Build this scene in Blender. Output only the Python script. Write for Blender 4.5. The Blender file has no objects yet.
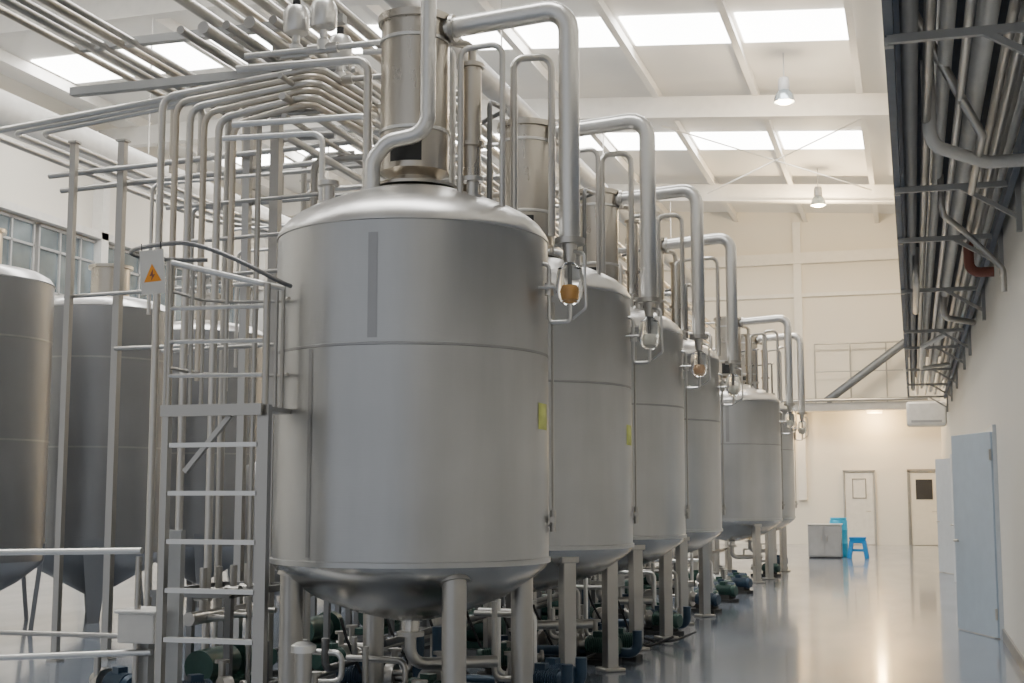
import bpy, bmesh, math, random
from mathutils import Vector, Matrix
random.seed(7)
COL = bpy.context.scene.collection

# ------------------------------------------------------------------ materials
def new_mat(name):
    m = bpy.data.materials.new(name); m.use_nodes = True
    nt = m.node_tree; b = nt.nodes["Principled BSDF"]
    return m, nt, b

def plain(name, col, rough=0.5, metal=0.0, var=0.06, scale=6.0, coat=0.0):
    m, nt, b = new_mat(name)
    tc = nt.nodes.new("ShaderNodeTexCoord")
    n = nt.nodes.new("ShaderNodeTexNoise"); n.inputs["Scale"].default_value = scale
    n.inputs["Detail"].default_value = 4
    r = nt.nodes.new("ShaderNodeValToRGB")
    c0 = [max(0, c*(1-var)) for c in col]; c1 = [min(1, c*(1+var)) for c in col]
    r.color_ramp.elements[0].position = 0.3; r.color_ramp.elements[1].position = 0.7
    r.color_ramp.elements[0].color = (*c0, 1); r.color_ramp.elements[1].color = (*c1, 1)
    nt.links.new(tc.outputs["Object"], n.inputs["Vector"])
    nt.links.new(n.outputs["Fac"], r.inputs["Fac"])
    nt.links.new(r.outputs["Color"], b.inputs["Base Color"])
    b.inputs["Roughness"].default_value = rough; b.inputs["Metallic"].default_value = metal
    if coat: b.inputs["Coat Weight"].default_value = coat
    return m

def brushed(name, col, rough=0.38, sx=30, sz=1.2, var=0.1, metal=1.0, rv=0.05, fine=0.0):
    m, nt, b = new_mat(name)
    tc = nt.nodes.new("ShaderNodeTexCoord"); mp = nt.nodes.new("ShaderNodeMapping")
    mp.inputs["Scale"].default_value = (sx, sx, sz)
    n = nt.nodes.new("ShaderNodeTexNoise"); n.inputs["Scale"].default_value = 1.0; n.inputs["Detail"].default_value = 5
    n2 = nt.nodes.new("ShaderNodeTexNoise"); n2.inputs["Scale"].default_value = 1.3; n2.inputs["Detail"].default_value = 3
    mix = nt.nodes.new("ShaderNodeMath"); mix.operation = 'ADD'
    mul = nt.nodes.new("ShaderNodeMath"); mul.operation = 'MULTIPLY'; mul.inputs[1].default_value = 0.5
    nt.links.new(tc.outputs["Object"], mp.inputs["Vector"]); nt.links.new(mp.outputs["Vector"], n.inputs["Vector"])
    nt.links.new(tc.outputs["Object"], n2.inputs["Vector"])
    nt.links.new(n.outputs["Fac"], mix.inputs[0]); nt.links.new(n2.outputs["Fac"], mix.inputs[1])
    nt.links.new(mix.outputs[0], mul.inputs[0])
    r = nt.nodes.new("ShaderNodeValToRGB")
    r.color_ramp.elements[0].position = 0.35; r.color_ramp.elements[1].position = 0.65
    r.color_ramp.elements[0].color = (*[c*(1-var) for c in col], 1)
    r.color_ramp.elements[1].color = (*[min(1, c*(1+var)) for c in col], 1)
    nt.links.new(mul.outputs[0], r.inputs["Fac"]); nt.links.new(r.outputs["Color"], b.inputs["Base Color"])
    rr = nt.nodes.new("ShaderNodeMapRange"); rr.inputs["To Min"].default_value = rough-rv; rr.inputs["To Max"].default_value = rough+rv
    rr.inputs["From Min"].default_value = 0.3; rr.inputs["From Max"].default_value = 0.7
    nt.links.new(mul.outputs[0], rr.inputs["Value"]); nt.links.new(rr.outputs[0], b.inputs["Roughness"])
    if fine:
        mp3 = nt.nodes.new("ShaderNodeMapping"); mp3.inputs["Scale"].default_value = (9, 9, 120)
        n3 = nt.nodes.new("ShaderNodeTexNoise"); n3.inputs["Scale"].default_value = 1.0; n3.inputs["Detail"].default_value = 3
        bp = nt.nodes.new("ShaderNodeBump"); bp.inputs["Strength"].default_value = fine; bp.inputs["Distance"].default_value = 0.002
        nt.links.new(tc.outputs["Object"], mp3.inputs["Vector"]); nt.links.new(mp3.outputs["Vector"], n3.inputs["Vector"])
        nt.links.new(n3.outputs["Fac"], bp.inputs["Height"]); nt.links.new(bp.outputs[0], b.inputs["Normal"])
    b.inputs["Metallic"].default_value = metal
    return m

def emis(name, col, s):
    m, nt, b = new_mat(name)
    b.inputs["Base Color"].default_value = (*col, 1)
    b.inputs["Emission Color"].default_value = (*col, 1); b.inputs["Emission Strength"].default_value = s
    return m

M = {}
M['tank'] = brushed("brushed_tank_steel", (0.475, 0.48, 0.485), 0.38, 4.5, 0.5, 0.10, 1.0, 0.06, fine=0.25)
M['dish'] = brushed("dished_bottom_steel", (0.60, 0.58, 0.54), 0.24, 4, 4, 0.10, 1.0, 0.05)
M['lid'] = brushed("lid_steel", (0.58, 0.57, 0.56), 0.33, 4, 4, 0.08)
M['steel'] = brushed("pipe_steel", (0.58, 0.56, 0.53), 0.33, 1.5, 1.5, 0.04, 1.0, 0.02)
M['bright'] = brushed("bright_pipe_steel", (0.72, 0.71, 0.69), 0.34, 1.5, 1.5, 0.03, 1.0, 0.02)
M['tan'] = brushed("tan_pipe_steel", (0.55, 0.50, 0.43), 0.33, 1.5, 1.5, 0.04, 1.0, 0.02)
M['column'] = brushed("column_steel", (0.55, 0.51, 0.45), 0.28, 3, .6, 0.08, 1.0, 0.03)
M['dksteel'] = brushed("dark_steel", (0.24, 0.24, 0.24), 0.40, 2, 2, .06)
M['seam'] = brushed("weld_seam_steel", (0.39, 0.39, 0.39), 0.42, 10, 10)
M['seamv'] = brushed("weld_strip_steel", (0.35, 0.35, 0.355), 0.42, 6, 2)
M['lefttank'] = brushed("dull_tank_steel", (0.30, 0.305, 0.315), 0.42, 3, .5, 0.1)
M['wall'] = plain("painted_wall", (0.80, 0.765, 0.69), 0.6, 0, 0.02, 0.4)
M['ceil'] = plain("roof_sheet_glow", (0.74, 0.72, 0.68), 0.6, 0, 0.03, 0.6)
cb = M['ceil'].node_tree.nodes["Principled BSDF"]; cb.inputs["Emission Color"].default_value = (1, 0.97, 0.91, 1); cb.inputs["Emission Strength"].default_value = 0.09  # faint glow added to the roof sheet to brighten the ceiling
M['beam'] = plain("painted_beam", (0.82, 0.80, 0.76), 0.5, 0, 0.03)
M['frame'] = plain("painted_frame", (0.42, 0.42, 0.41), 0.4, 0.3, 0.05)
M['rail'] = brushed("rail_steel", (0.46, 0.445, 0.42), 0.32, 2, 2, .05)
M['navy'] = plain("dark_blue_tray", (0.11, 0.135, 0.18), 0.5, 0.2, 0.1)
M['teal'] = plain("pump_paint", (0.03, 0.08, 0.065), 0.4, 0.1, 0.15)
M['bluepaint'] = plain("motor_blue_paint", (0.03, 0.06, 0.10), 0.35, 0.1, 0.15)
M['black'] = plain("black_rubber", (0.02, 0.02, 0.022), 0.5)
M['dark'] = plain("dark_opening", (0.03, 0.03, 0.03), 0.7)
M['doorblue'] = plain("blue_grey_door_paint", (0.50, 0.58, 0.66), 0.4, 0, 0.03)
M['doorlight'] = plain("pale_door_paint", (0.64, 0.68, 0.72), 0.4, 0, 0.03)
M['doorcream'] = plain("cream_door_paint", (0.76, 0.71, 0.60), 0.45, 0, 0.03)
M['doorframe'] = plain("grey_door_frame", (0.28, 0.27, 0.25), 0.4, 0.3)
M['strut'] = plain("dark_strut_paint", (0.13, 0.15, 0.18), 0.4, 0.2)
M['stool'] = plain("blue_plastic", (0.01, 0.25, 0.62), 0.35)
M['cyan'] = plain("light_blue_plastic", (0.02, 0.45, 0.75), 0.35)
M['grey'] = plain("grey_cabinet_paint", (0.40, 0.40, 0.40), 0.45)
M['whitep'] = plain("white_enamel", (0.76, 0.74, 0.70), 0.4)
M['yellow'] = plain("yellow_sticker", (0.60, 0.64, 0.16), 0.5, 0, 0.22, 9)
M['orange'] = plain("orange_sign", (0.95, 0.35, 0.02), 0.5)
M['red'] = plain("red_brown_paint", (0.28, 0.10, 0.07), 0.5)
M['sky'] = emis("skylight_glazing", (1.0, 0.99, 0.96), 14.0)
M['lampglass'] = emis("lamp_glass", (1, 0.93, 0.80), 2.5)
M['glasspane'] = plain("window_pane", (0.30, 0.36, 0.40), 0.06, 0.6, 0.35, 1.2, 0.3)
m, nt, b = new_mat("clear_glass"); b.inputs["Transmission Weight"].default_value = 1; b.inputs["Roughness"].default_value = 0.02
b.inputs["IOR"].default_value = 1.25
b.inputs["Base Color"].default_value = (0.98, 0.98, 0.96, 1); M['glass'] = m
m, nt, b = new_mat("amber_glass"); b.inputs["Base Color"].default_value = (0.70, 0.36, 0.10, 1)
b.inputs["Roughness"].default_value = 0.12; b.inputs["Coat Weight"].default_value = 0.5; M['amber'] = m
M['pale'] = plain("pale_liquid", (0.70, 0.68, 0.62), 0.15)
M['peach'] = plain("peach_liquid", (0.66, 0.44, 0.28), 0.15)
# floor epoxy
m, nt, b = new_mat("epoxy_floor")
tc = nt.nodes.new("ShaderNodeTexCoord"); n = nt.nodes.new("ShaderNodeTexNoise"); n.inputs["Scale"].default_value = 0.4; n.inputs["Detail"].default_value = 3
r = nt.nodes.new("ShaderNodeValToRGB"); r.color_ramp.elements[0].color = (0.195, 0.225, 0.275, 1); r.color_ramp.elements[1].color = (0.225, 0.258, 0.315, 1)
nt.links.new(tc.outputs["Object"], n.inputs["Vector"]); nt.links.new(n.outputs["Fac"], r.inputs["Fac"]); nt.links.new(r.outputs["Color"], b.inputs["Base Color"])
mpf = nt.nodes.new("ShaderNodeMapping"); mpf.inputs["Scale"].default_value = (1.6, 0.5, 1)
n2 = nt.nodes.new("ShaderNodeTexNoise"); n2.inputs["Scale"].default_value = 1.2; n2.inputs["Detail"].default_value = 2
mr = nt.nodes.new("ShaderNodeMapRange"); mr.inputs["From Min"].default_value = .3; mr.inputs["From Max"].default_value = .7; mr.inputs["To Min"].default_value = 0.13; mr.inputs["To Max"].default_value = 0.20
nt.links.new(tc.outputs["Object"], mpf.inputs["Vector"]); nt.links.new(mpf.outputs["Vector"], n2.inputs["Vector"])
nt.links.new(n2.outputs["Fac"], mr.inputs["Value"]); nt.links.new(mr.outputs[0], b.inputs["Roughness"])
bp = nt.nodes.new("ShaderNodeBump"); bp.inputs["Strength"].default_value = 0.08; bp.inputs["Distance"].default_value = 0.02
nt.links.new(n2.outputs["Fac"], bp.inputs["Height"]); nt.links.new(bp.outputs[0], b.inputs["Normal"])
b.inputs["Coat Weight"].default_value = 0.45; b.inputs["Coat Roughness"].default_value = 0.07
M['floor'] = m

# ------------------------------------------------------------------ mesh builder
def fillet(pts, r, n=5):
    pts = [Vector(p) for p in pts]
    if len(pts) < 3 or r <= 0: return pts
    out = [pts[0]]
    for i in range(1, len(pts)-1):
        a, p, c = pts[i-1], pts[i], pts[i+1]
        u = (a-p); v = (c-p); lu, lv = u.length, v.length
        u.normalize(); v.normalize()
        ang = u.angle(v)
        if ang > 3.1: out.append(p); continue
        t = min(r/math.tan(ang/2), lu*0.49, lv*0.49); rr = t*math.tan(ang/2)
        bis = (u+v).normalized(); cen = p + bis*(rr/math.sin(ang/2))
        s = (p+u*t - cen).normalized(); e = (p+v*t - cen).normalized(); th = s.angle(e)
        for k in range(n+1):
            f = k/n
            d = (s*math.sin((1-f)*th) + e*math.sin(f*th))/math.sin(th)
            out.append(cen + d*rr)
    out.append(pts[-1]); return out

class MB:
    def __init__(s): s.v = []; s.f = []
    def add(s, vs, fs):
        o = len(s.v); s.v += [tuple(v) for v in vs]; s.f += [tuple(i+o for i in f) for f in fs]; return s
    def box(s, c, d, rot=0.0, mat=None):
        x, y, z = [k/2 for k in d]
        vs = [Vector((a*x, b_*y, c_*z)) for a in (-1, 1) for b_ in (-1, 1) for c_ in (-1, 1)]
        R = mat if mat else Matrix.Rotation(rot, 3, 'Z')
        vs = [R @ v + Vector(c) for v in vs]
        return s.add(vs, [(0, 1, 3, 2), (4, 6, 7, 5), (0, 4, 5, 1), (2, 3, 7, 6), (0, 2, 6, 4), (1, 5, 7, 3)])
    def bar(s, p0, p1, w, h):
        p0 = Vector(p0); p1 = Vector(p1); d = (p1-p0); L = d.length; d.normalize()
        up = Vector((0, 0, 1)) if abs(d.z) < 0.95 else Vector((0, 1, 0))
        x = d.cross(up).normalized(); z = x.cross(d).normalized()
        R = Matrix((x, d, z)).transposed()
        return s.box((p0+p1)/2, (w, L, h), mat=R)
    def cyl(s, p0, p1, r, r2=None, n=20):
        return s.sweep([p0, p1], r, n, r2=r2)
    def sweep(s, pts, r, n=12, r2=None, closed=False):
        pts = [Vector(p) for p in pts]; m_ = len(pts)
        tans = []
        for i in range(m_):
            if closed: t = pts[(i+1) % m_]-pts[i-1]
            elif i == 0: t = pts[1]-pts[0]
            elif i == m_-1: t = pts[-1]-pts[-2]
            else: t = (pts[i+1]-pts[i]).normalized()+(pts[i]-pts[i-1]).normalized()
            tans.append(t.normalized())
        t0 = tans[0]; up = Vector((0, 0, 1)) if abs(t0.z) < 0.9 else Vector((1, 0, 0))
        nrm = t0.cross(up).normalized(); vs = []
        for i, p in enumerate(pts):
            t = tans[i]
            if i: nrm = (nrm - t*nrm.dot(t)).normalized()
            bn = t.cross(nrm)
            rr = r if r2 is None else r+(r2-r)*i/(m_-1)
            for k in range(n):
                a = 2*math.pi*k/n; vs.append(p + nrm*(math.cos(a)*rr)+bn*(math.sin(a)*rr))
        fs = []
        for i in range(m_-1 if not closed else m_):
            j = (i+1) % m_
            for k in range(n):
                k2 = (k+1) % n; fs.append((i*n+k, j*n+k, j*n+k2, i*n+k2))
        if not closed:
            fs.append(tuple(range(n))); fs.append(tuple((m_-1)*n+k for k in reversed(range(n))))
        return s.add(vs, fs)
    def tube(s, pts, r, bend=None, n=12):
        return s.sweep(fillet(pts, bend if bend is not None else r*3), r, n)
    def rev(s, prof, c=(0, 0, 0), n=48, a0=0, a1=360):
        full = abs(a1-a0) >= 360; cnt = n if full else n+1; vs = []
        for (r, z) in prof:
            for k in range(cnt):
                a = math.radians(a0+(a1-a0)*k/n); vs.append((c[0]+r*math.cos(a), c[1]+r*math.sin(a), c[2]+z))
        fs = []
        for i in range(len(prof)-1):
            for k in range(n):
                k2 = (k+1) % cnt; fs.append((i*cnt+k, i*cnt+k2, (i+1)*cnt+k2, (i+1)*cnt+k))
        return s.add(vs, fs)
    def obj(s, name, mat, parent=None, loc=(0, 0, 0), label=None, cat=None, kind=None, group=None, bev=0, smooth=True):
        me = bpy.data.meshes.new(name); me.from_pydata(s.v, [], s.f); me.update()
        bm = bmesh.new(); bm.from_mesh(me)
        bmesh.ops.remove_doubles(bm, verts=bm.verts, dist=1e-5)
        bmesh.ops.recalc_face_normals(bm, faces=bm.faces)
        if smooth:
            for f in bm.faces: f.smooth = True
            for e in bm.edges:
                if len(e.link_faces) == 2 and e.calc_face_angle(0) > 0.6: e.smooth = False
        bm.to_mesh(me); bm.free()
        me.materials.append(mat)
        o = bpy.data.objects.new(name, me); COL.objects.link(o); o.location = loc
        if parent: o.parent = parent
        if bev:
            md = o.modifiers.new("bevel", 'BEVEL'); md.width = bev; md.segments = 2; md.limit_method = 'ANGLE'
        tag(o, label, cat, kind, group)
        return o

def tag(o, label=None, cat=None, kind=None, group=None):
    if label: o["label"] = label
    if cat: o["category"] = cat
    if kind: o["kind"] = kind
    if group: o["group"] = group

def thing(name, loc, label, cat, group=None, rot=0):
    e = bpy.data.objects.new(name, None); e.empty_display_size = 0.2
    COL.objects.link(e); e.location = loc; e.rotation_euler = (0, 0, rot); tag(e, label, cat, None, group); return e

def clone(e, loc, label=None, rot=None, swap=None, skip=()):
    c = e.copy(); COL.objects.link(c); c.location = loc
    if rot is not None: c.rotation_euler = (0, 0, rot)
    if label: c["label"] = label
    def rec(src, dst):
        for ch in src.children:
            base = ch.name.split('.')[0]
            if base in skip: continue
            k = ch.copy(); COL.objects.link(k); k.parent = dst
            if swap and base in swap:
                k.data = ch.data.copy(); k.data.materials[0] = swap[base]
            rec(ch, k)
    rec(e, c); return c

# ------------------------------------------------------------------ room
XR, XL, YF, YN = 0.87, -20.0, 44.0, -4.0
def cz(x): return 11.35-0.07*(x+12) if x > -12 else 11.35+0.01*(x+12)
MB().box(((XR+XL)/2, (YF+YN)/2, -0.1), (XR-XL+0.4, YF-YN+0.4, 0.2)).obj("floor", M['floor'], kind="structure")
MB().box((XR+0.1, (YF+YN)/2, 5.25), (0.2, YF-YN+0.4, 10.5)).obj("wall_right", M['wall'], kind="structure")
MB().box((XL-0.1, (YF+YN)/2, 5.65), (0.2, YF-YN+0.4, 11.3)).obj("wall_left", M['wall'], kind="structure")
MB().box(((XR+XL)/2, YF+0.1, 5.7), (XR-XL+0.4, 0.2, 11.4)).obj("wall_far", M['wall'], kind="structure")
b = MB()
vs = []
for x in [XL-0.2, -12, XR+0.2]:
    for y in (YN, YF+0.2):
        vs += [(x, y, cz(x)), (x, y, cz(x)+0.15)]
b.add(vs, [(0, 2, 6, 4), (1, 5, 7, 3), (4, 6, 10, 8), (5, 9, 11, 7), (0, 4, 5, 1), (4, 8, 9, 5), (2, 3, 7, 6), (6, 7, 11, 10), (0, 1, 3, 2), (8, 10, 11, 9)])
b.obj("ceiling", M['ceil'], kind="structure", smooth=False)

tn = [0]
def trim(b, mat=None, sm=False):
    tn[0] += 1; return b.obj("trim_%d" % tn[0], mat or M['beam'], kind="structure", smooth=sm)
px = [-0.85-2.25*i for i in range(9)]
for x in px:
    b = MB(); z = cz(x)
    b.box((x, (YF+YN)/2, z-0.17), (0.05, YF-YN, 0.26)); b.box((x, (YF+YN)/2, z-0.30), (0.14, YF-YN, 0.03))
    trim(b)
for y in (3.5, 12.5, 21.5, 29.5, 38.5):
    b = MB()
    for (xa, xb) in ((XR, -12), (-12, XL)):
        b.bar((xa, y, cz(xa)-0.55), (xb, y, cz(xb)-0.55), 0.06, 0.5)
        b.bar((xa, y, cz(xa)-0.80), (xb, y, cz(xb)-0.80), 0.28, 0.04)
    trim(b)
wn = 0
for y in (8, 17, 25.8, 34.6):
    for i in range(8):
        x0, x1 = px[i], px[i+1]
        xa, xb = x0-0.10, x1+0.10; wn += 1
        b = MB(); w = 0.85
        z0, z1 = cz(xa)-0.03, cz(xb)-0.03
        b.add([(xa, y-w, z0), (xb, y-w, z1), (xb, y+w, z1), (xa, y+w, z0), (xa, y-w, z0+.02), (xb, y-w, z1+.02), (xb, y+w, z1+.02), (xa, y+w, z0+.02)],
              [(0, 1, 2, 3), (7, 6, 5, 4), (0, 4, 5, 1), (1, 5, 6, 2), (2, 6, 7, 3), (3, 7, 4, 0)])
        b.obj("window_%d" % wn, M['sky'], kind="structure", smooth=False)
trim(MB().box((-9.5, YF-0.12, 9.2), (21, 0.24, 0.35)))
trim(MB().box((-9.5, YF-0.06, 8.0), (21, 0.12, 0.12)))
trim(MB().box((-9.5, YF-0.5, 4.28), (20.7, 1.0, 0.16)), M['whitep'])
trim(MB().box((-9.5, YF-1.03, 4.30), (20.7, 0.06, 0.26)), M['grey'])
for (p0, p1) in (((-0.85, 30.2, 9.9), (-5.35, 37.5, 10.1)), ((-5.35, 30.2, 10.1), (-0.85, 37.5, 9.9))):
    trim(MB().cyl(p0, p1, 0.016, n=8), sm=True)
for y in (21.5, 29.5, 38.5):
    trim(MB().box((XL+0.15, y, 5), (0.3, 0.3, 10)))
for x in (-3.4, -8.2, -13):
    trim(MB().box((x, YF-0.09, 5.9), (0.25, 0.16, 9.0)))
MB().box((XR-0.01, 20, 0.06), (0.02, 48, 0.12)).obj("baseboard_right", M['doorframe'], kind="structure")
for i in range(9):
    y = 17.5+i*2.7; wn += 1
    b = MB()
    for dy in (-1.25, -.42, .42, 1.25): b.box((0, dy, 0), (0.1, 0.06, 1.6))
    for dz in (-0.78, 0.25, 0.78): b.box((0, 0, dz), (0.1, 2.55, 0.06))
    o = b.obj("window_%d" % wn, M['grey'], loc=(XL+0.08, y, 7.2), kind="structure")
    MB().box((-0.02, 0, 0), (0.03, 2.45, 1.5)).obj("pane", M['glasspane'], parent=o)
trim(MB().box((XL+0.15, 29, 6.25), (0.3, 28, 0.18)), M['whitep'])
trim(MB().box((XL+0.15, 29, 8.15), (0.3, 28, 0.18)), M['whitep'])

# doors
def leaf_door(n, hinge, ang, w, h, mat, label):
    o = MB().box((0, w/2, h/2), (0.045, w, h)).obj("door_%d" % n, mat, loc=hinge, kind="structure", bev=0.005)
    o.rotation_euler = (0, 0, ang); o["label"] = label
    b = MB(); b.cyl((-0.02, w-0.1, 1.0), (-0.07, w-0.1, 1.0), 0.015, n=10); b.cyl((-0.07, w-0.1, 1.0), (-0.07, w-0.22, 1.0), 0.012, n=10)
    b.obj("door_handle", M['steel'], parent=o)
    for hz in (.25, h-.25): MB().cyl((-0.03, 0.0, hz-.06), (-0.03, 0.0, hz+.06), .014, n=10).obj("hinge", M['steel'], parent=o)
    return o
leaf_door(1, (XR-0.04, 15.4, 0.01), math.radians(20), 1.1, 2.2, M['doorblue'], "blue-grey flush steel door standing ajar")
leaf_door(2, (XR-0.04, 27.6, 0.01), math.radians(20), 1.1, 2.25, M['doorlight'], "pale blue-grey steel door standing ajar")
leaf_door(5, (XR-0.04, 24.2, 0.01), math.radians(9), 1.1, 2.25, M['doorlight'], "pale blue-grey steel door almost closed")
for y, h in ((15.4, 2.2), (27.6, 2.25), (24.2, 2.25)):
    b = MB(); b.box((XR-0.02, y-0.04, h/2), (0.04, 0.08, h)); b.box((XR-0.02, y+1.15, h/2), (0.04, 0.08, h)); b.box((XR-0.02, y+0.55, h+0.04), (0.04, 1.28, 0.08))
    trim(b, M['doorlight'])
    trim(MB().box((XR-0.004, y+0.55, h/2), (0.008, 1.1, h)), M['grey'])
o = MB().box((0, 0, 1.12), (0.86, 0.05, 2.24)).obj("door_3", M['doorcream'], loc=(0.33, YF-0.04, 0.01), kind="structure", bev=0.005)
MB().box((-0.02, -0.03, 1.72), (0.5, 0.02, 0.62)).obj("pane", M['dark'], parent=o)
MB().tube([(0.33, -0.02, 1.05), (0.33, -0.08, 1.05), (0.2, -0.08, 1.05)], 0.014, 0.02).obj("door_handle", M['steel'], parent=o)
b = MB(); b.box((-0.15, YF-0.05, 1.16), (0.08, 0.1, 2.32)); b.box((0.81, YF-0.05, 1.16), (0.08, 0.1, 2.32)); b.box((0.33, YF-0.05, 2.32), (1.04, 0.1, 0.08)); trim(b, M['doorframe'])
o = MB().box((0, 0, 1.12), (0.86, 0.05, 2.24)).obj("door_4", M['whitep'], loc=(-1.65, YF-0.04, 0.01), kind="structure", bev=0.005)
b = MB(); b.box((-0.2, -0.03, 1.75), (0.03, 0.02, 0.6)); b.box((0.2, -0.03, 1.75), (0.03, 0.02, 0.6)); b.box((0, -0.03, 2.05), (0.43, 0.02, 0.03)); b.box((0, -0.03, 1.45), (0.43, 0.02, 0.03)); b.obj("window_frame", M['doorframe'], parent=o)
MB().tube([(0.33, -0.02, 1.05), (0.33, -0.08, 1.05), (0.2, -0.08, 1.05)], 0.014, 0.02).obj("door_handle", M['steel'], parent=o)
b = MB(); b.box((-2.12, YF-0.05, 1.16), (0.05, 0.1, 2.32)); b.box((-1.18, YF-0.05, 1.16), (0.05, 0.1, 2.32)); b.box((-1.65, YF-0.05, 2.32), (0.99, 0.1, 0.05)); trim(b, M['grey'])

# ------------------------------------------------------------------ main tanks
R = 0.91
def build_tank(loc, label, first):
    T = thing("process_tank", loc, label, "tank", "row of stainless process tanks")
    MB().rev([(R+.0, 1.09), (R, 1.12), (R, 3.14), (R-.002, 3.2)], n=96).obj("tank_shell", M['tank'], T)
    MB().rev([(R-.002, 3.2), (R+.006, 3.205), (R+.004, 3.225), (R-.015, 3.26), (R-.05, 3.31), (R-.11, 3.36), (R-.2, 3.41), (.55, 3.48), (.35, 3.55), (.2, 3.58), (0, 3.60)], n=96).obj("tank_lid", M['lid'], T)
    MB().rev([(R, 1.09), (R-.02, 1.05), (R-.1, .985), (.62, .86), (.38, .77), (.16, .715), (0.06, .70), (.06, .62), (0, .62)], n=96).obj("tank_bottom", M['dish'], T)
    MB().rev([(R, 2.425), (R+.004, 2.428), (R+.004, 2.442), (R, 2.445)], n=96).obj("weld_seam", M['seamv'], T)
    MB().rev([(R, 1.085), (R+.012, 1.085), (R+.012, 1.115), (R, 1.12)], n=96).obj("rim_band", M['tank'], T)
    for (a, z0, z1, hw) in ((-85, 2.47, 3.12, 1.9), (-113, 1.14, 2.42, 1.1), (40, 2.47, 3.12, 1.9), (160, 1.14, 2.42, 1.1)):
        MB().rev([(R, z0), (R+.002, z0), (R+.002, z1), (R, z1)], n=3, a0=a-hw, a1=a+hw).obj("weld_seam", M['seamv'], T)
    for k in range(4):
        a = math.radians(-50+90*k); x, y = .80*math.cos(a), .80*math.sin(a)
        b = MB()
        if first:
            b.cyl((x, y, 0.02), (x, y, 1.03), .075, n=24); b.cyl((x, y, 0), (x, y, 0.03), .12, n=24)
            b.cyl((x, y, 0.99), (x*.96, y*.96, 1.08), .10, .09, n=24)
        else:
            b.box((x, y, .52), (.11, .11, 1.02), rot=a); b.box((x, y, .015), (.2, .2, .03), rot=a); b.box((x*.98, y*.98, 1.03), (.16, .16, .1), rot=a)
        b.obj("leg", M['rail'], T, bev=0 if first else .008)
    b = MB(); b.tube([(0, 0, .66), (0, 0, .42), (.5, .3, .42)], .04, .1); b.cyl((0, 0, .60), (0, 0, .63), .09); b.cyl((.2, .12, .42), (.2, .12, .56), .02); b.cyl((.2, .12, .56), (.34, .12, .56), .012)
    b.obj("drain_pipe", M['rail'], T)
    c = MB()
    c.rev([(0.0, 3.58), (.30, 3.58), (.30, 3.60), (.18, 3.62), (.165, 3.66), (.235, 3.70), (.235, 4.74), (.26, 4.74), (.26, 4.79), (.20, 4.80), (0, 4.80)], n=40)
    col = c.obj("column", M['column'], T)
    MB().rev([(.237, 3.96), (.246, 3.965), (.246, 3.985), (.237, 3.99)], n=40).obj("clamp_band", M['bright'], col)
    MB().rev([(.237, 4.60), (.246, 4.605), (.246, 4.625), (.237, 4.63)], n=40).obj("clamp_band", M['bright'], col)
    MB().rev([(.236, 3.74), (.239, 3.74), (.239, 3.93), (.236, 3.93)], n=8, a0=-112, a1=-58).obj("inspection_opening", M['dark'], col)
    xp = 1.09
    MB().tube([(.2, 0, 4.70), (xp, 0, 4.76), (xp, 0, 3.17)], .07, .15, n=20).obj("vapour_pipe", M['bright'], T)
    MB().cyl((xp, 0, 3.15), (xp, 0, 3.19), .10).obj("flange", M['steel'], T)
    MB().cyl((.26, 0, 4.70), (.29, 0, 4.70), .095).obj("flange", M['steel'], T)
    sg = MB().cyl((xp, 0, 3.15), (xp, 0, 3.03), .05, .035).obj("sight_glass", M['steel'], T)
    MB().rev([(.03, 3.03), (.08, 2.99), (.09, 2.93), (.09, 2.83), (.065, 2.77), (.03, 2.75)], c=(xp, 0, 0), n=24).obj("glass_bulb", M['glass'], sg)
    MB().rev([(0, 2.88), (.04, 2.88), (.055, 2.84), (.045, 2.79), (0, 2.77)], c=(xp, 0, 0), n=16).obj("amber_liquid", M['amber'], sg)
    MB().cyl((xp, 0, 2.86), (xp, 0, 3.04), .012, n=8).obj("dip_tube", M['dksteel'], sg)
    b = MB()
    b.tube([(xp, 0, 2.76), (xp, 0, 2.64), (xp-.14, 0, 2.64), (xp-.14, 0, 3.02), (xp-.3, 0, 3.06)], .014, .03, n=8)
    b.tube([(xp+.03, -.02, 3.1), (xp+.11, -.05, 3.08), (xp+.12, -.05, 2.72), (xp+.02, 0, 2.66)], .010, .03, n=8)
    b.cyl((xp-.14, 0, 2.82), (xp-.14, 0, 2.90), .03, n=12); b.cyl((xp-.14, -.02, 2.86), (xp-.14, -.09, 2.86), .012, n=8); b.cyl((xp-.07, -.09, 2.86), (xp-.21, -.09, 2.86), .01, n=8)
    b.obj("loop_pipe", M['bright'], sg)
    a = math.radians(12); ca, sa = math.cos(a), math.sin(a)
    b = MB(); rr = R+.03
    b.tube([(R*ca, R*sa, 1.32), (rr*ca, rr*sa, 1.32), (rr*ca, rr*sa, 2.75), (R*ca, R*sa, 2.75)], .009, .02, n=8)
    b.cyl((rr*ca, rr*sa, 1.28), (rr*ca, rr*sa, 1.42), .02, n=12); b.cyl((rr*ca, rr*sa-.02, 1.36), (rr*ca+.02, rr*sa-.09, 1.36), .02, n=12)
    b.cyl((rr*ca, rr*sa, 2.68), (rr*ca, rr*sa, 2.8), .018, n=12)
    b.obj("level_gauge", M['rail'], T)
    MB().rev([(R+.002, 1.94), (R+.003, 1.94), (R+.003, 2.11), (R+.002, 2.11)], n=8, a0=-7, a1=5).obj("sticker", M['yellow'], T, label="faded yellow-green sticker")
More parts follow.
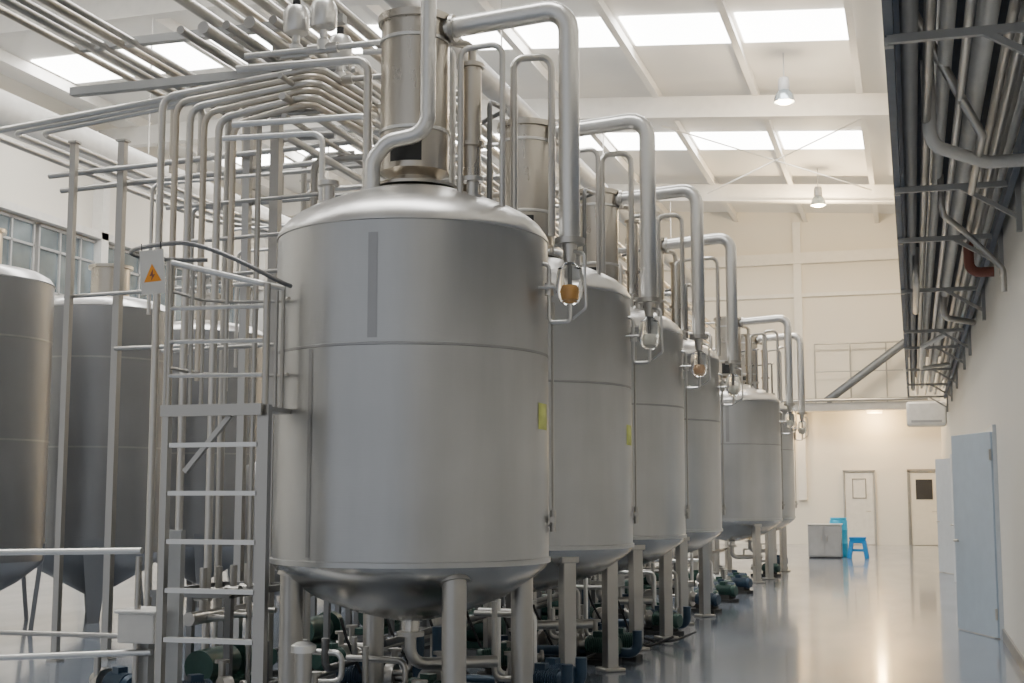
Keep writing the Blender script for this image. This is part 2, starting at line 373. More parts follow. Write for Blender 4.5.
    for (ang, rad, h) in ((-30, .6, .10), (-140, .6, .12), (70, .55, .2)):
        x, y = rad*math.cos(math.radians(ang)), rad*math.sin(math.radians(ang))
        b = MB(); b.cyl((x, y, 3.42), (x, y, 3.44+h), .04); b.cyl((x, y, 3.44+h), (x, y, 3.47+h), .07); b.cyl((x, y, 3.40), (x, y, 3.45), .06)
        b.obj("lid_nozzle", M['steel'], T)
    MB().tube([(.45, -.35, 3.42), (.45, -.35, 4.42), (.72, -.30, 4.45), (.72, -.30, 3.36)], .02, .07, n=10).obj("return_pipe", M['steel'], T)
    MB().tube([(.62, .3, 3.36), (.62, .3, 4.55), (.86, .42, 4.58), (.86, .42, 3.3)], .026, .08, n=10).obj("return_pipe", M['steel'], T)
    if first:
        b = MB(); b.tube([(.22, -.34, 5.9), (.22, -.34, 3.88), (-.05, -.36, 3.84), (-.16, -.36, 3.72), (-.16, -.36, 3.46)], .052, .14, n=16)
        b.cyl((-.16, -.36, 3.46), (-.16, -.36, 3.52), .08)
        b.obj("feed_pipe", M['bright'], T)
    MB().tube([(-.30, -.12, 3.50), (-.30, -.12, 4.50), (-1.3, -.12, 4.52)], .03, .1, n=12).obj("inlet_pipe", M['steel'], T)
    MB().tube([(-.42, .2, 3.48), (-.42, .2, 4.20), (-1.5, .2, 4.22)], .024, .08, n=12).obj("inlet_pipe", M['bright'], T)
    MB().tube([(-.55, -.30, 3.42), (-.55, -.30, 3.95), (-1.3, -.30, 3.97)], .02, .08, n=12).obj("inlet_pipe", M['bright'], T)
    b = MB(); b.cyl((.36, .16, 3.5), (.36, .16, 4.46), .065, n=24); b.cyl((.36, .16, 3.9), (.36, .16, 3.93), .09, n=24); b.cyl((.36, .16, 4.46), (.36, .16, 4.49), .085, n=24)
    b.tube([(.36, .16, 4.48), (.36, .16, 4.62), (.2, .05, 4.64)], .03, .06)
    b.obj("condenser", M['column'], T)
    MB().tube([(.5, .12, 3.48), (.5, .12, 4.2), (.5, .5, 4.25), (.1, .9, 4.25)], .018, .06, n=10).obj("vent_pipe", M['dksteel'], T)
    MB().tube([(.1, .5, 3.5), (.1, .5, 4.75), (-.6, .5, 4.78)], .022, .08, n=10).obj("vent_pipe", M['steel'], T)
    return T

YT = [8.4, 11.17, 13.94, 16.72, 24.7, 27.5]
T1 = build_tank((-3.2, YT[0], 0), "large stainless steel process tank beside the caged ladder", True)
T2 = build_tank((-3.2, YT[1], 0), "stainless steel process tank with domed lid and tall column", False)
lb = "stainless steel process tank with domed lid and tall column"
clone(T2, (-3.2, YT[2], 0), lb, swap={'amber_liquid': M['peach']}, skip=('sticker',))
for y in YT[3:]:
    clone(T2, (-3.2, y, 0), lb, swap={'amber_liquid': M['pale']}, skip=('sticker',))
for o in bpy.data.objects:
    if o.name.startswith('amber_liquid') and o.parent.parent == T2: o.data.materials[0] = M['pale']

# ------------------------------------------------------------------ access ladder
L = thing("access_ladder", (-4.39, 7.3, 0), "stainless caged access ladder with small landing beside the tank", "ladder")
MB().box((0, 0, 1.03), (.04, .05, 2.06)).obj("rail", M['rail'], L)
MB().box((.66, 0, 1.03), (.075, .05, 2.06)).obj("rail", M['rail'], L)
MB().cyl((-.05, .05, 0), (-.05, .05, 2.98), .018).obj("rail", M['rail'], L)
for k in range(7):
    z = .07+.292*k
    MB().box((.33, 0, z), (.60, .05, .028)).obj("rung", M['bright'], L)
b = MB(); b.box((.33, .18, 2.04), (.66, .45, .03)); b.box((.33, -.06, 2.03), (.68, .02, .07)); b.obj("landing", M['rail'], L)
MB().bar((.12, .02, 1.66), (.42, .02, 2.0), .03, .03).obj("brace", M['rail'], L)
for (x, y) in ((0, 0), (.08, .12), (.17, .4), (.0, .40), (.5, .45), (.62, .3)):
    zt = 2.94-.15*x if x else 2.98
    MB().cyl((x, y, 2.05), (x, y, zt), .013, n=10).obj("cage_bar", M['rail'], L)
MB().cyl((.66, 0, 2.05), (.66, 0, 2.80), .022).obj("cage_bar", M['rail'], L)
for z in (2.3, 2.78):
    MB().tube([(0, 0, z), (-.01, .40, z), (.17, .47, z-.01), (.5, .47, z-.02), (.66, .3, z-.03)], .011, .05, n=8).obj("cage_band", M['rail'], L)
MB().tube([(0, 0, 2.96), (.62, -.02, 2.80), (.72, .1, 2.78)], .018, .05).obj("hand_rail", M['bright'], L)
for z in (2.25, 2.46, 2.67): MB().cyl((0, 0, z), (.64, 0, z-.01), .013, n=8).obj("rung", M['bright'], L)
pts = []
for k in range(41):
    a = math.radians(110+255*k/40)
    x = .215+.54*math.cos(a)
    z = 3.04-.24*max(0.0, (x-.15)/.6)**1.6
    pts.append((x, .10+.30*math.sin(a), z))
MB().sweep(pts, .014, 10).obj("guard_hoop", M['dksteel'], L)
S = thing("warning_sign", (-4.36, 7.05, 2.74), "white warning sign with orange triangle hanging on ladder hoop", "sign")
S.rotation_euler = (0, math.radians(-5), math.radians(10))
MB().box((0, 0, .12), (.15, .006, .27)).obj("sign_board", M['whitep'], S)
b = MB(); b.add([(-.055, -.005, .06), (.055, -.005, .06), (0, -.005, .17), (-.055, -.003, .06), (.055, -.003, .06), (0, -.003, .17)], [(0, 1, 2), (3, 5, 4), (0, 3, 4, 1), (1, 4, 5, 2), (2, 5, 3, 0)]); b.obj("triangle_symbol", M['orange'], S, smooth=False)
b = MB(); y = -.007; q = -.018
b.add([(.006, y, .155+q), (-.018, y, .112+q), (-.002, y, .114+q), (-.010, y, .082+q), (.018, y, .122+q), (.003, y, .121+q)], [(0, 1, 2, 5), (5, 2, 3, 4)]); b.obj("bolt_symbol", M['red'], S, smooth=False)
for x in (-.06, .06): MB().cyl((x, 0, .25), (x, 0, .30), .003, n=6).obj("hook", M['black'], S)

# ------------------------------------------------------------------ dull tanks, side row
def side_tank(loc, label):
    T = thing("storage_tank", loc, label, "tank", "side row of dull steel storage tanks")
    r = .89
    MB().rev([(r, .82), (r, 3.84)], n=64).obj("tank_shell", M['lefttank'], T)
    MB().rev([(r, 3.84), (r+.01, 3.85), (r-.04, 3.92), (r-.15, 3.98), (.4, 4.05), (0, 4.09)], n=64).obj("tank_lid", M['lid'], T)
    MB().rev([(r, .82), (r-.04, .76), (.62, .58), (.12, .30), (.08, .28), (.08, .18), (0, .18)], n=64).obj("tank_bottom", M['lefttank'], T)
    for z in (2.1, 3.2): MB().rev([(r, z), (r+.005, z), (r+.005, z+.02), (r, z+.02)], n=64).obj("weld_seam", M['seam'], T)
    for k in range(4):
        a = math.radians(35+90*k); c_, s_ = math.cos(a), math.sin(a)
        b = MB(); q0, q1 = Vector((-s_, c_, 0))*.16, Vector((-s_, c_, 0))*.07
        o0 = Vector((c_, s_, 0))
        vs = []
        for dz, rad, q in ((1.0, .90, q0), (0.0, .80, q1)):
            for sg in (-1, 1):
                for th in (0, .05): vs.append(o0*(rad-th)+q*sg+Vector((0, 0, dz)))
        b.add(vs, [(0, 2, 3, 1), (4, 5, 7, 6), (0, 4, 6, 2), (1, 3, 7, 5), (0, 1, 5, 4), (2, 6, 7, 3)])
        b.obj("leg", M['lefttank'], T, smooth=False)
    b = MB(); b.cyl((.1, 0, 4.0), (.1, 0, 4.42), .24, n=32); b.cyl((.1, 0, 4.42), (.1, 0, 4.46), .28, n=32); b.obj("manway", M['column'], T)
    return T
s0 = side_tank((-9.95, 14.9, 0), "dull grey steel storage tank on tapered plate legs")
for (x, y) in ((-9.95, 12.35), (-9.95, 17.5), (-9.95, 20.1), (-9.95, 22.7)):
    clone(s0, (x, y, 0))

# ------------------------------------------------------------------ frame posts + pipes at side
def post(x, y, z, w=.1):
    b = MB(); b.box((0, 0, z/2), (w, w, z)); b.box((0, 0, .01), (w*2, w*2, .02)); b.box((0, 0, z-.01), (w*1.5, w*1.5, .02))
    b.obj("steel_post", M['rail'], loc=(x, y, 0), label="grey square steel post holding the pipe rack", cat="post", group="rack posts")
post(-7.25, 11.1, 4.95, .07); post(-7.62, 10.85, 4.9, .06); post(-5.9, 11.1, 5.1, .07); post(-5.0, 9.9, 5.3, .08); post(-5.0, 13, 5.3); post(-5.0, 18, 5.3); post(-5.0, 23, 5.3); post(-6.9, 14.5, 5.3); post(-6.9, 19, 5.3); post(-5.0, 30, 5.3)
def pipe(pts, r, mat='steel', bend=None, label="stainless steel pipe on the overhead rack", name="steel_pipe", group="overhead steel pipes", n=12):
    return MB().tube(pts, r, bend, n).obj(name, M[mat], label=label, cat="pipe", group=group)
for k in range(3):
    d = .13*k
    pipe([(-4.6, 10.35+d, 5.22+.02*k), (-8.25+d*1.6, 10.35+d, 4.90+.02*k), (-8.25+d*1.6, 14.5, 4.90+.02*k), (-7.0, 17, 4.9+.02*k)], .03, 'steel', .12)
for k in range(2):
    pipe([(-8.0, 11.0+.2*k, 4.62-.1*k), (-4.8, 11.0+.2*k, 4.72-.1*k)], .028, 'rail')
pipe([(-7.7, 10.9, 3.4), (-5.0, 10.9, 3.45)], .02, 'rail'); pipe([(-7.2, 11.0, 2.9), (-4.9, 11.0, 2.9)], .02, 'rail')
for k in range(6):
    X0 = -5.72+.145*k; zt = 4.72-.065*k; yy = 9.3-.03*k
    pipe([(-4.35, yy+1.2, zt+.18), (-4.35, yy, zt+.12), (X0, yy, zt), (X0, yy, (.02, 1.6, .6, 2.4, .3, 3.0)[k])], (.03, .026)[k % 2], 'tan' if k % 2 else 'steel', .12, label="tan-tinted steel pipe bent down in a nested arch", group="nested arched pipes")
for k in range(5):
    pipe([(-6.95+.15*k, 3.0, 5.42+.02*(k % 2)), (-6.95+.15*k, 11.5+.3*k, 5.42+.02*(k % 2)), (-6.95+.15*k, 11.5+.3*k, 4.7)], .04 if k % 2 else .03, 'rail' if k % 3 else 'tan')
for k in range(7):
    pipe([(-5.6+.19*k, 4.0, 5.55+.03*(k % 2)), (-5.6+.19*k, 32, 5.55+.03*(k % 2))], (.05, .03, .04)[k % 3], ('rail', 'steel', 'tan')[k % 3])
for k in range(5):
    pipe([(-5.4+.2*k, 9.0, 5.15), (-5.4+.2*k, 32, 5.15)], (.035, .05)[k % 2], ('rail', 'steel')[k % 2])
for k in range(5):
    pipe([(-4.55+.02*k, 9+.0*k, 4.86-.16*k), (-4.55+.02*k, 30, 4.86-.16*k)], (.03, .022)[k % 2], ('steel', 'rail')[k % 2])
for (ya, xa, xb, za, zb, r) in ((11.8, -6.3, -3.9, 5.35, 5.35, .04), (12.6, -6.0, -3.7, 4.7, 4.7, .03), (14.2, -6.0, -3.5, 4.9, 4.9, .035), (15.8, -6.0, -3.5, 4.6, 4.6, .03), (17.5, -6.0, -3.5, 4.8, 4.8, .04), (19.5, -6.0, -3.3, 4.5, 4.5, .04)):
    pipe([(xa, ya, zb-.9), (xa, ya, za), (xb, ya, zb), (xb, ya, zb-.5)], r, random.choice(['steel', 'tan', 'rail']), .1, label="steel cross-over pipe between overhead runs", group="cross-over pipes")
for k in range(9):
    y = 10.6+.55*k; x0 = -6.6+.1*(k % 3); x1 = -4.1+.12*(k % 4); z = 4.35-.11*(k % 5)
    pipe([(x0, y, z-1.2-.2*(k % 3)), (x0, y, z), (x1, y, z+.04), (x1, y+.5, z+.04)], (.018, .024, .015)[k % 3], ('steel', 'rail', 'bright')[k % 3], .07, label="thin bent steel pipe among the tank tops", group="thin bent pipes", n=8)
for y in (5.5, 9.9, 13, 18, 23, 28):
    for z in (5.05, 5.45):
        MB().box((0, 0, 0), (2.6, .08, .07)).obj("rack_beam", M['frame'], loc=(-5.7, y, z), label="grey steel cross beam carrying pipes", cat="beam", group="pipe rack cross beams")
for (x, y, z0, z1, r) in ((-5.45, 9.9, 0, 4.9, .03), (-5.2, 10.3, 0, 4.6, .035), (-4.85, 9.3, 0, 4.5, .022), (-4.7, 10.0, 0, 4.3, .03), (-6.3, 12.5, 0, 4.9, .04), (-5.75, 12.0, 0, 4.9, .03)):
    pipe([(x, y, z0), (x, y, z1), (x+.5, y+.1, z1+.02)], r, 'rail', .1, label="upright stainless pipe beside the ladder", group="upright pipes")
for z in (3.9, 3.6, 3.3, 2.7):
    pipe([(-5.9, 9.7, z), (-4.5, 9.7, z+.03), (-4.5, 11.5, z+.03)], .018, 'rail', .06, label="thin stainless pipe running behind the ladder", group="thin cross pipes")
pipe([(-13.5, 2, 7.5), (-13.5, 43.5, 7.5)], .32, 'whitep', label="large round white ventilation duct under the roof", name="ventilation_duct", group="ventilation ducts", n=32)
pipe([(-6.6, 10, 8.4), (-6.6, 43.5, 8.4)], .2, 'grey', label="grey round duct under the roof", name="ventilation_duct", group="ventilation ducts", n=24)
for x, z in ((-13.5, 7.5), (-6.6, 8.4)):
    for y in (12.5, 21.5, 29.5, 38.5):
        MB().cyl((0, 0, .15), (0, 0, cz(x)-z-.8), .015, n=8).obj("hanger_rod", M['steel'], loc=(x, y, z), label="thin steel rod hanging a duct from the roof", cat="rod", group="duct hanger rods")

def valve(loc):
    V = thing("actuator_valve", loc, "silver pneumatic actuator valve on the overhead pipes", "valve", "actuator valves")
    b = MB(); b.rev([(.0, 0), (.05, 0), (.05, .08), (.03, .1), (.03, .16), (.09, .18), (.10, .2), (.10, .34), (.08, .38), (0, .40)], n=24); b.obj("actuator", M['bright'], V)
    MB().cyl((-.12, 0, .02), (.12, 0, .02), .04).obj("valve_body", M['steel'], V)
    MB().rev([(0, .40), (.03, .40), (.03, .46), (0, .47)], n=12).obj("indicator_cap", M['black'], V)
    return V
v0 = valve((-4.15, 8.95, 4.84))
for p in ((-4.4, 9.0, 4.84), (-4.35, 9.7, 4.84), (-4.0, 10.45, 4.84), (-4.4, 11.2, 4.84)): clone(v0, p)
for k in range(4):
    pipe([(-4.8, 8.95+.75*k, 4.86), (-3.55, 8.95+.75*k, 4.86), (-3.55, 8.95+.75*k, 4.2)], .025, 'steel', .08)

G = thing("guard_railing", (-6.3, 8.2, 0), "tubular steel guard railing with posts", "railing")
MB().cyl((-1.6, 0, 1.08), (1.2, 0, 1.14), .022).obj("top_rail", M['bright'], G)
MB().cyl((-1.6, 0, .55), (1.2, 0, .56), .018).obj("middle_rail", M['rail'], G)
MB().cyl((-1.6, -.3, .30), (1.3, 0, .46), .022).obj("lower_rail", M['bright'], G)
for x in (-1.5, -.3, 1.18): MB().cyl((x, 0, 0), (x, 0, 1.1), .022).obj("railing_post", M['rail'], G)
C = thing("control_box", (-4.95, 8.3, 0), "grey-white steel trough box on a flat post", "box")
MB().box((.05, 0, .64), (.12, .06, 1.28)).obj("post", M['frame'], C)
b = MB(); b.box((-.14, -.02, .62), (.28, .3, .2)); b.box((-.14, -.02, .73), (.32, .34, .025)); b.obj("trough", M['whitep'], C, bev=.01)
MB().box((-.14, -.02, .26), (.08, .08, .52)).obj("stand", M['frame'], C)

# ------------------------------------------------------------------ pumps & floor equipment
def pump(loc, mat, rot=0, sc=.75):
    P = thing("centrifugal_pump", loc, "dark painted centrifugal pump with finned motor", "pump", "floor pumps", rot); P.scale = (sc, sc, sc)
    b = MB(); b.box((0, 0, .03), (.3, .7, .06)); b.box((0, .12, .1), (.2, .3, .08)); b.obj("base_plate", M['dark'], P)
    b = MB(); b.cyl((0, -.05, .22), (0, .32, .22), .10, n=24)
    for i in range(14): b.cyl((0, -.03+.024*i, .22), (0, -.02+.024*i, .22), .118, n=24)
    b.cyl((0, .32, .22), (0, .37, .22), .115, .09, n=24); b.box((.0, .1, .35), (.1, .12, .07)); b.obj("motor", mat, P)
    b = MB(); b.cyl((0, -.24, .22), (0, -.14, .22), .13, n=24); b.cyl((0, -.14, .22), (0, -.04, .22), .05, n=16); b.cyl((0, -.36, .22), (0, -.24, .22), .045); b.cyl((0, -.38, .22), (0, -.35, .22), .08)
    b.tube([(.09, -.19, .22), (.09, -.19, .48)], .035); b.cyl((.09, -.19, .46), (.09, -.19, .49), .07); b.obj("pump_casing", M['rail'], P)
    return P
p1 = pump((-2.75, 9.75, 0), M['bluepaint'], math.radians(-100)); p2 = pump((-2.75, 12.5, 0), M['teal'], math.radians(-95))
for i, y in enumerate((10.1, 12.15, 12.9, 14.85, 15.2, 15.6, 17.9, 18.5, 19.1, 19.7, 20.3, 20.9, 21.5, 22.1, 22.8, 26.1, 29.0)):
    clone(p2 if i % 2 else p1, (-2.75-.12*(i % 3), y, 0), rot=math.radians(-110+15*(i % 3)))
for i, y in enumerate((9.7, 11.5, 12.7, 14.2, 15.2, 16.8, 18.3, 20.8, 22.6)):
    clone(p1 if i % 2 else p2, (-3.5, y, 0), rot=math.radians(10+15*(i % 3)))
for i, (x, y) in enumerate(((-3.95, 8.3), (-3.2, 8.9), (-3.95, 9.6), (-3.3, 11.0), (-4.75, 8.5), (-4.7, 10.6), (-4.7, 13.6), (-4.7, 14.3), (-5.6, 8.7), (-5.5, 10.5), (-4.75, 11.4), (-2.95, 8.2))):
    clone(p2 if i % 2 else p1, (x, y, 0), rot=math.radians(25*i+40))
for k in range(5):
    pipe([(-4.4+.16*k, 8.7+.15*k, .5), (-4.4+.16*k, 8.7+.15*k, .12+.08*k), (-4.4+.16*k, 29, .12+.08*k)], (.028, .022)[k % 2], ('dksteel', 'rail')[k % 2], .08, label="low steel pipe running under the tanks", group="under tank pipes")
for y in (10.05, 12.2, 15.0, 9.62):
    pipe([(-3.6, y, .5), (-3.6, y, .10), (-2.45, y, .10), (-2.45, y, .3)], .045, 'bluepaint', .08, label="dark blue pipe crossing the floor between tanks", group="floor cross pipes")
for i, (x, y) in enumerate(((-3.0, 9.7), (-3.3, 12.3), (-3.1, 15.1), (-3.9, 9.5), (-3.2, 17.9), (-3.6, 8.6), (-4.2, 8.9), (-2.95, 9.45), (-3.0, 12.5), (-2.9, 15.4), (-2.9, 18.2))):
    h = .5 if i in (5, 6) else .75
    pipe([(x, y, h), (x, y, .2), (x+.25, y+.1, .2), (x+.25, y+.1, h-.1), (x-.2, y+.15, h-.1)], .022, ('bright', 'rail')[i % 2], .06, label="small bent drain pipe under the tanks", group="drain bends")
for i in range(10):
    x = -4.3+.14*i; y = 8.9+.55*i; a = random.random()
    pts = [(x, y, .6), (x+.05, y, .45), (x+.15+.1*a, y+.1, .12), (x+.35, y+.2, .02), (x+.6, y+.1+.3*a, .02), (x+.8, y+.4, .1)]
    pipe(pts, .012, 'black', .12, label="loose black cable hanging under the tanks", name="cable", group="black cables", n=8)
def skid(loc, l):
    T = thing("pipe_skid", loc, "low dark steel skid frame with manifold", "skid", "skid frames")
    b = MB()
    for x in (-.3, .3):
        b.box((x, 0, .05), (.06, l, .08))
        for y in (-l/2+.05, 0, l/2-.05): b.box((x, y, .4), (.05, .05, .8))
        b.box((x, 0, .8), (.05, l, .05))
    for y in (-l/2+.05, l/2-.05): b.box((0, y, .8), (.6, .05, .05)); b.box((0, y, .05), (.6, .05, .05))
    b.obj("skid_frame", M['dksteel'], T)
    b = MB(); b.cyl((0, -l/2, .62), (0, l/2, .62), .05)
    for k in range(4):
        y = -l/2+.2+k*(l-.4)/3; b.cyl((0, y, .62), (0, y, .98), .028); b.cyl((-.06, y, .78), (.06, y, .78), .045)
        b.cyl((-.15, y, .62), (.25, y, .62), .022)
    b.obj("manifold", M['rail'], T)
    b = MB(); b.cyl((0, -l*.35, .26), (0, l*.05, .26), .12, n=24); b.cyl((0, l*.05, .26), (0, l*.15, .26), .06); b.cyl((0, l*.15, .26), (0, l*.25, .26), .14, n=24); b.box((0, -.05, .11), (.3, l*.7, .06))
    b.obj("drive_unit", M['teal'], T)
    return T
sk = skid((-5.1, 9.4, 0), 1.1)
for y in (12.0, 13.6, 15.3, 17.0, 19.3, 21.6): clone(sk, (-5.5, y, 0))
for y in (12.45, 15.3, 18.2, 21.0): clone(sk, (-4.15, y, 0), rot=math.radians(90))
F = thing("filter_housing", (-3.47, 7.35, 0), "short upright steel filter housing", "filter")
MB().rev([(0, 0), (.09, 0), (.09, .02), (.05, .03), (.05, .6), (.0, .6)], n=24).obj("housing", M['rail'], F)
MB().rev([(0, .6), (.075, .6), (.075, .64), (.04, .66), (0, .67)], n=24).obj("cap", M['bright'], F)
def buf(loc, r=.38):
    T = thing("buffer_vessel", loc, "small stainless buffer vessel on three legs", "vessel", "buffer vessels")
    MB().rev([(0, .45), (.15, .47), (r, .62), (r, 1.75), (r-.06, 1.84), (.12, 1.92), (0, 1.93)], n=40).obj("vessel_shell", M['lefttank'], T)
    for k in range(3):
        a = 2.1*k+.4; MB().cyl((.33*math.cos(a), .33*math.sin(a), 0), (.33*math.cos(a), .33*math.sin(a), .72), .025).obj("leg", M['rail'], T)
    b = MB(); b.tube([(0, 0, 1.9), (0, 0, 2.3), (.4, 0, 2.32)], .03); b.cyl((0, 0, 1.92), (0, 0, 1.98), .07); b.obj("top_pipe", M['steel'], T)
    return T
bf = buf((-6.6, 13.2, 0))
for p in ((-6.6, 15.6, 0), (-6.6, 18, 0), (-6.6, 20.5, 0)): clone(bf, p)

# ------------------------------------------------------------------ right wall rack
for nm, x, z, h in (("rack_beam", -.05, 4.3, .7), ("rack_beam", .80, 3.95, .12)):
    MB().box((0, 0, 0), (.05, 30, h)).obj(nm, M['navy'], loc=(x, 19.5, z), label="dark blue-grey steel beam along the wall rack", cat="beam", group="wall rack beams")
MB().box((0, 0, 0), (.9, 30, .03)).obj("cable_tray", M['navy'], loc=(.40, 19.5, 4.95), label="dark blue sheet tray above the wall pipes", cat="tray")
rp = [(.06, 4.15, .05, 'grey'), (.16, 4.02, .03, 'rail'), (.27, 4.2, .045, 'whitep'), (.36, 4.02, .025, 'bright'), (.47, 4.12, .06, 'whitep'), (.58, 4.02, .03, 'rail'), (.68, 4.16, .04, 'bright'), (.16, 4.5, .07, 'navy'), (.5, 4.55, .09, 'grey'), (.78, 4.4, .05, 'whitep'), (.3, 4.7, .05, 'grey'), (.79, 4.18, .03, 'whitep')]
for (x, z, r, mt) in rp:
    pipe([(x, 4.5, z), (x, 34.5, z)], r, mt, label="long pipe on the wall-mounted rack", group="wall rack pipes")
for y in (7.2, 10.9, 13.1, 16.4, 20.5, 22.8, 26.8, 30.4, 34.2):
    b = MB(); b.box((.40, 0, 3.93), (.92, .04, .045)); b.box((-.05, .04, 4.4), (.05, .05, 1.0)); b.bar((.85, 0, 3.66), (.42, 0, 3.93), .035, .035); b.box((.85, 0, 3.9), (.04, .08, .7))
    b.obj("wall_bracket", M['frame'], loc=(0, y, 0), label="grey steel bracket carrying the wall pipes", cat="bracket", group="wall rack brackets")
DL = "bent pipe dropping from the wall rack to the wall"
pipe([(.18, 9.2, 4.7), (.18, 9.2, 3.85), (.55, 9.6, 3.8), (.82, 9.6, 3.8)], .045, 'whitep', .12, label="pale "+DL, group="wall rack drops")
pipe([(.6, 13.9, 4.1), (.6, 13.9, 3.72), (.83, 13.9, 3.72)], .05, 'red', .1, label="red-brown "+DL, group="wall rack drops")
pipe([(.3, 11.6, 4.2), (.3, 11.6, 3.86), (.5, 12.4, 3.86), (.82, 12.4, 3.5), (.82, 12.4, 3.3)], .026, 'steel', .1, label="thin silver "+DL, group="wall rack drops")
pipe([(.1, 15.0, 4.2), (.1, 15.0, 3.82), (.1, 17.6, 3.82), (.1, 17.6, 4.2)], .035, 'steel', .1, label="silver bypass loop under the wall rack", group="wall rack drops")
pipe([(.45, 18.0, 4.1), (.45, 18.0, 3.8), (.83, 18.6, 3.8)], .04, 'steel', .1, label="silver "+DL, group="wall rack drops")
pipe([(.02, 8.0, 4.5), (.5, 9.0, 3.84), (.5, 10.7, 3.84)], .03, 'steel', .1, label="thin silver pipe crossing under the rack", group="wall rack drops")
pipe([(.7, 20.9, 4.0), (.2, 21.8, 3.84), (.2, 25.5, 3.84), (.7, 26.5, 4.0)], .035, 'whitep', .1, label="pale pipe offset under the wall rack", group="wall rack drops")
A = thing("air_unit", (.37, 36.2, 3.3), "white box air unit fixed to the wall", "air unit")
MB().box((0, 0, .32), (.98, .8, .62)).obj("casing", M['whitep'], A, bev=.07)
MB().box((0, -.405, .12), (.75, .02, .06)).obj("grille", M['grey'], A)

H = thing("upper_railing", (-1.6, YF-.35, 4.36), "thin brown upper railing on the ledge", "railing")
MB().cyl((-1.3, 0, 2.0), (1.4, 0, 2.0), .03).obj("top_rail", M['rail'], H)
MB().cyl((-1.3, 0, 1.1), (1.4, 0, 1.1), .015).obj("middle_rail", M['grey'], H)
for x in (-1.3, -.2, .9): MB().cyl((x, 0, 0), (x, 0, 2.0), .025).obj("railing_post", M['rail'], H)
MB().cyl((-2.55, YF-.75, 4.49), (-.1, YF-.75, 6.3), .13).obj("inclined_pipe", M['strut'], label="dark blue-grey inclined pipe resting on the ledge", cat="pipe")
MB().cyl((-9, YF-1.12, 4.5), (.5, YF-1.12, 4.5), .055).obj("ledge_pipe", M['rail'], label="long grey horizontal pipe along the ledge", cat="pipe")

K = thing("steel_cabinet", (-2.15, 34.4, 0), "low grey steel cabinet near the far wall", "cabinet")
MB().box((0, 0, .42), (.8, .5, .78)).obj("cabinet_body", M['grey'], K, bev=.01)
MB().box((0, 0, .825), (.84, .54, .03)).obj("cabinet_top", M['whitep'], K)
for x in (-.2, .2):
    d = MB().box((x, -.26, .42), (.38, .02, .7)).obj("door", M['grey'], K); MB().cyl((x*.3, -.29, .42), (x*.3, -.29, .55), .01).obj("handle", M['steel'], d)
MB().box((0, 0, .015), (.76, .46, .03)).obj("plinth", M['dark'], K)
Q = thing("plastic_stool", (-1.36, 34.3, 0), "bright blue plastic stool on the floor", "stool")
b = MB(); b.box((0, 0, .50), (.40, .40, .05)); b.box((0, 0, .43), (.38, .38, .12)); b.obj("seat", M['stool'], Q, bev=.015)
for sx in (-1, 1):
    for sy in (-1, 1):
        MB().bar((sx*.21, sy*.21, 0), (sx*.15, sy*.15, .42), .10, .10).obj("leg", M['stool'], Q)
for s_ in (-1, 1): MB().box((0, s_*.18, .2), (.32, .03, .05)).obj("stretcher", M['stool'], Q)
D = thing("plastic_drum", (-1.86, 35.2, 0), "light blue plastic drum behind the cabinet", "drum")
MB().rev([(0, 0), (.2, 0), (.22, .03), (.22, .3), (.23, .32), (.22, .34), (.22, .65), (.23, .67), (.22, .69), (.22, .9), (.2, .93), (0, .93)], n=32).obj("drum_body", M['cyan'], D)
MB().rev([(0, .93), (.2, .93), (.21, .95), (.2, .98), (0, .98)], n=32).obj("lid", M['cyan'], D)

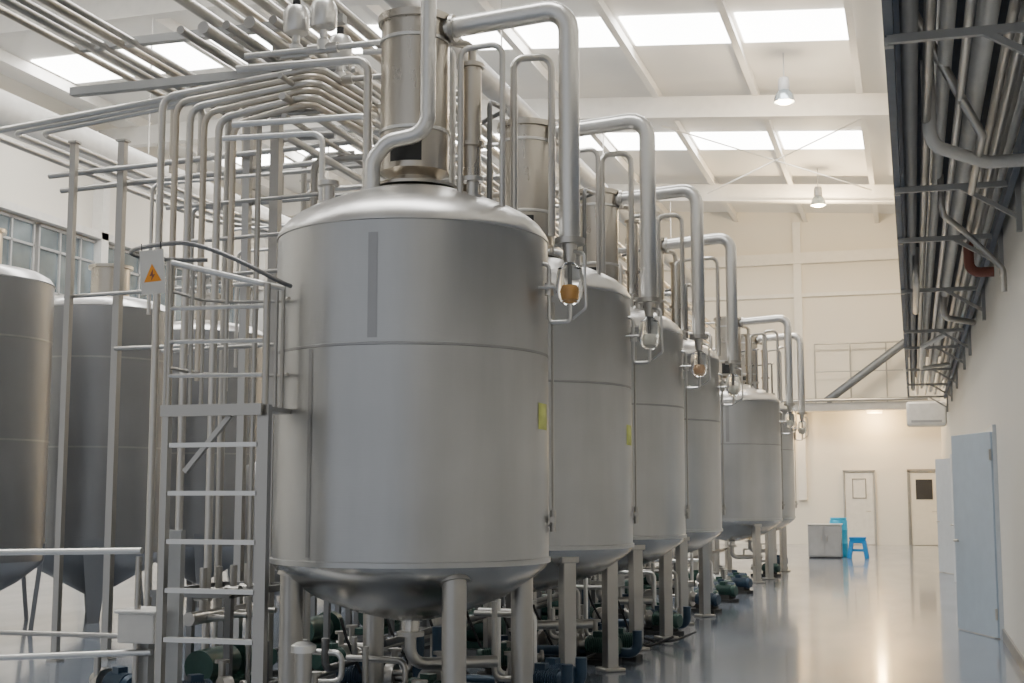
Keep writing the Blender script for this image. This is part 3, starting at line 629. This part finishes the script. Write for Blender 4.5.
def lamp(loc):
    x = loc[0]; top = cz(x)-.02-loc[2]
    P = thing("high_bay_lamp", loc, "high bay lamp hanging from the roof", "lamp", "high bay lamps")
    MB().cyl((0, 0, .5), (0, 0, top), .012, n=8).obj("rod", M['grey'], P)
    MB().rev([(0, .52), (.09, .52), (.11, .48), (.12, .3), (.1, .24)], n=24).obj("ballast_housing", M['grey'], P)
    MB().rev([(.08, .26), (.13, .24), (.19, .14), (.22, 0), (.205, 0), (.18, .12), (.12, .2)], n=32).obj("lamp_shade", M['glasspane'], P)
    MB().rev([(0, -.04), (.12, -.03), (.20, .02), (.17, .08), (0, .12)], n=24).obj("lens", M['lampglass'], P)
    return P
l0 = lamp((-2.3, 27.4, 9.6))
clone(l0, (-2.3, 37.7, 9.6)); clone(l0, (-2.3, 17, 9.6))
def added_ledge_fill(loc):  # added fixture, put under the ledge to warm the far wall
    P = thing("added_ledge_fill", loc, "added warm fill light under the far ledge", "lamp", "added ledge fill lights")
    MB().box((0, 0, .05), (.5, .14, .08)).obj("housing", M['whitep'], P)
    MB().box((0, 0, 0), (.44, .1, .02)).obj("lens", M['lampglass'], P)
    return P
q0 = added_ledge_fill((-1.1, YF-.6, 4.11)); clone(q0, (-4.0, YF-.6, 4.11))

# ------------------------------------------------------------------ light & camera
def pl(loc, e, c, s=.25):
    ld = bpy.data.lights.new("warm_point_light", 'POINT'); ld.energy = e; ld.color = c; ld.shadow_soft_size = s
    lo = bpy.data.objects.new("warm_point_light", ld); COL.objects.link(lo); lo.location = loc
pl((-2.3, 37.7, 9.4), 900, (1.0, 0.76, 0.44)); pl((-2.3, 27.4, 9.4), 350, (1.0, 0.80, 0.55))
pl((-1.1, YF-.7, 3.95), 130, (1.0, 0.66, 0.28), .12); pl((-4.0, YF-.7, 3.95), 90, (1.0, 0.66, 0.28), .12)  # added warm fill below the ledge, lights the far wall and doors
w = bpy.data.worlds.new("world"); bpy.context.scene.world = w; w.use_nodes = True
bg = w.node_tree.nodes["Background"]; bg.inputs[0].default_value = (0.93, 0.96, 1.0, 1); bg.inputs[1].default_value = 0.6

cam = bpy.data.cameras.new("camera"); co = bpy.data.objects.new("camera", cam); COL.objects.link(co)
cam.sensor_width = 36; cam.lens = 47.1; cam.clip_end = 200
co.location = (0, 0, 1.51); co.rotation_euler = (math.radians(90+6.6), 0, math.radians(16.6))
bpy.context.scene.camera = co
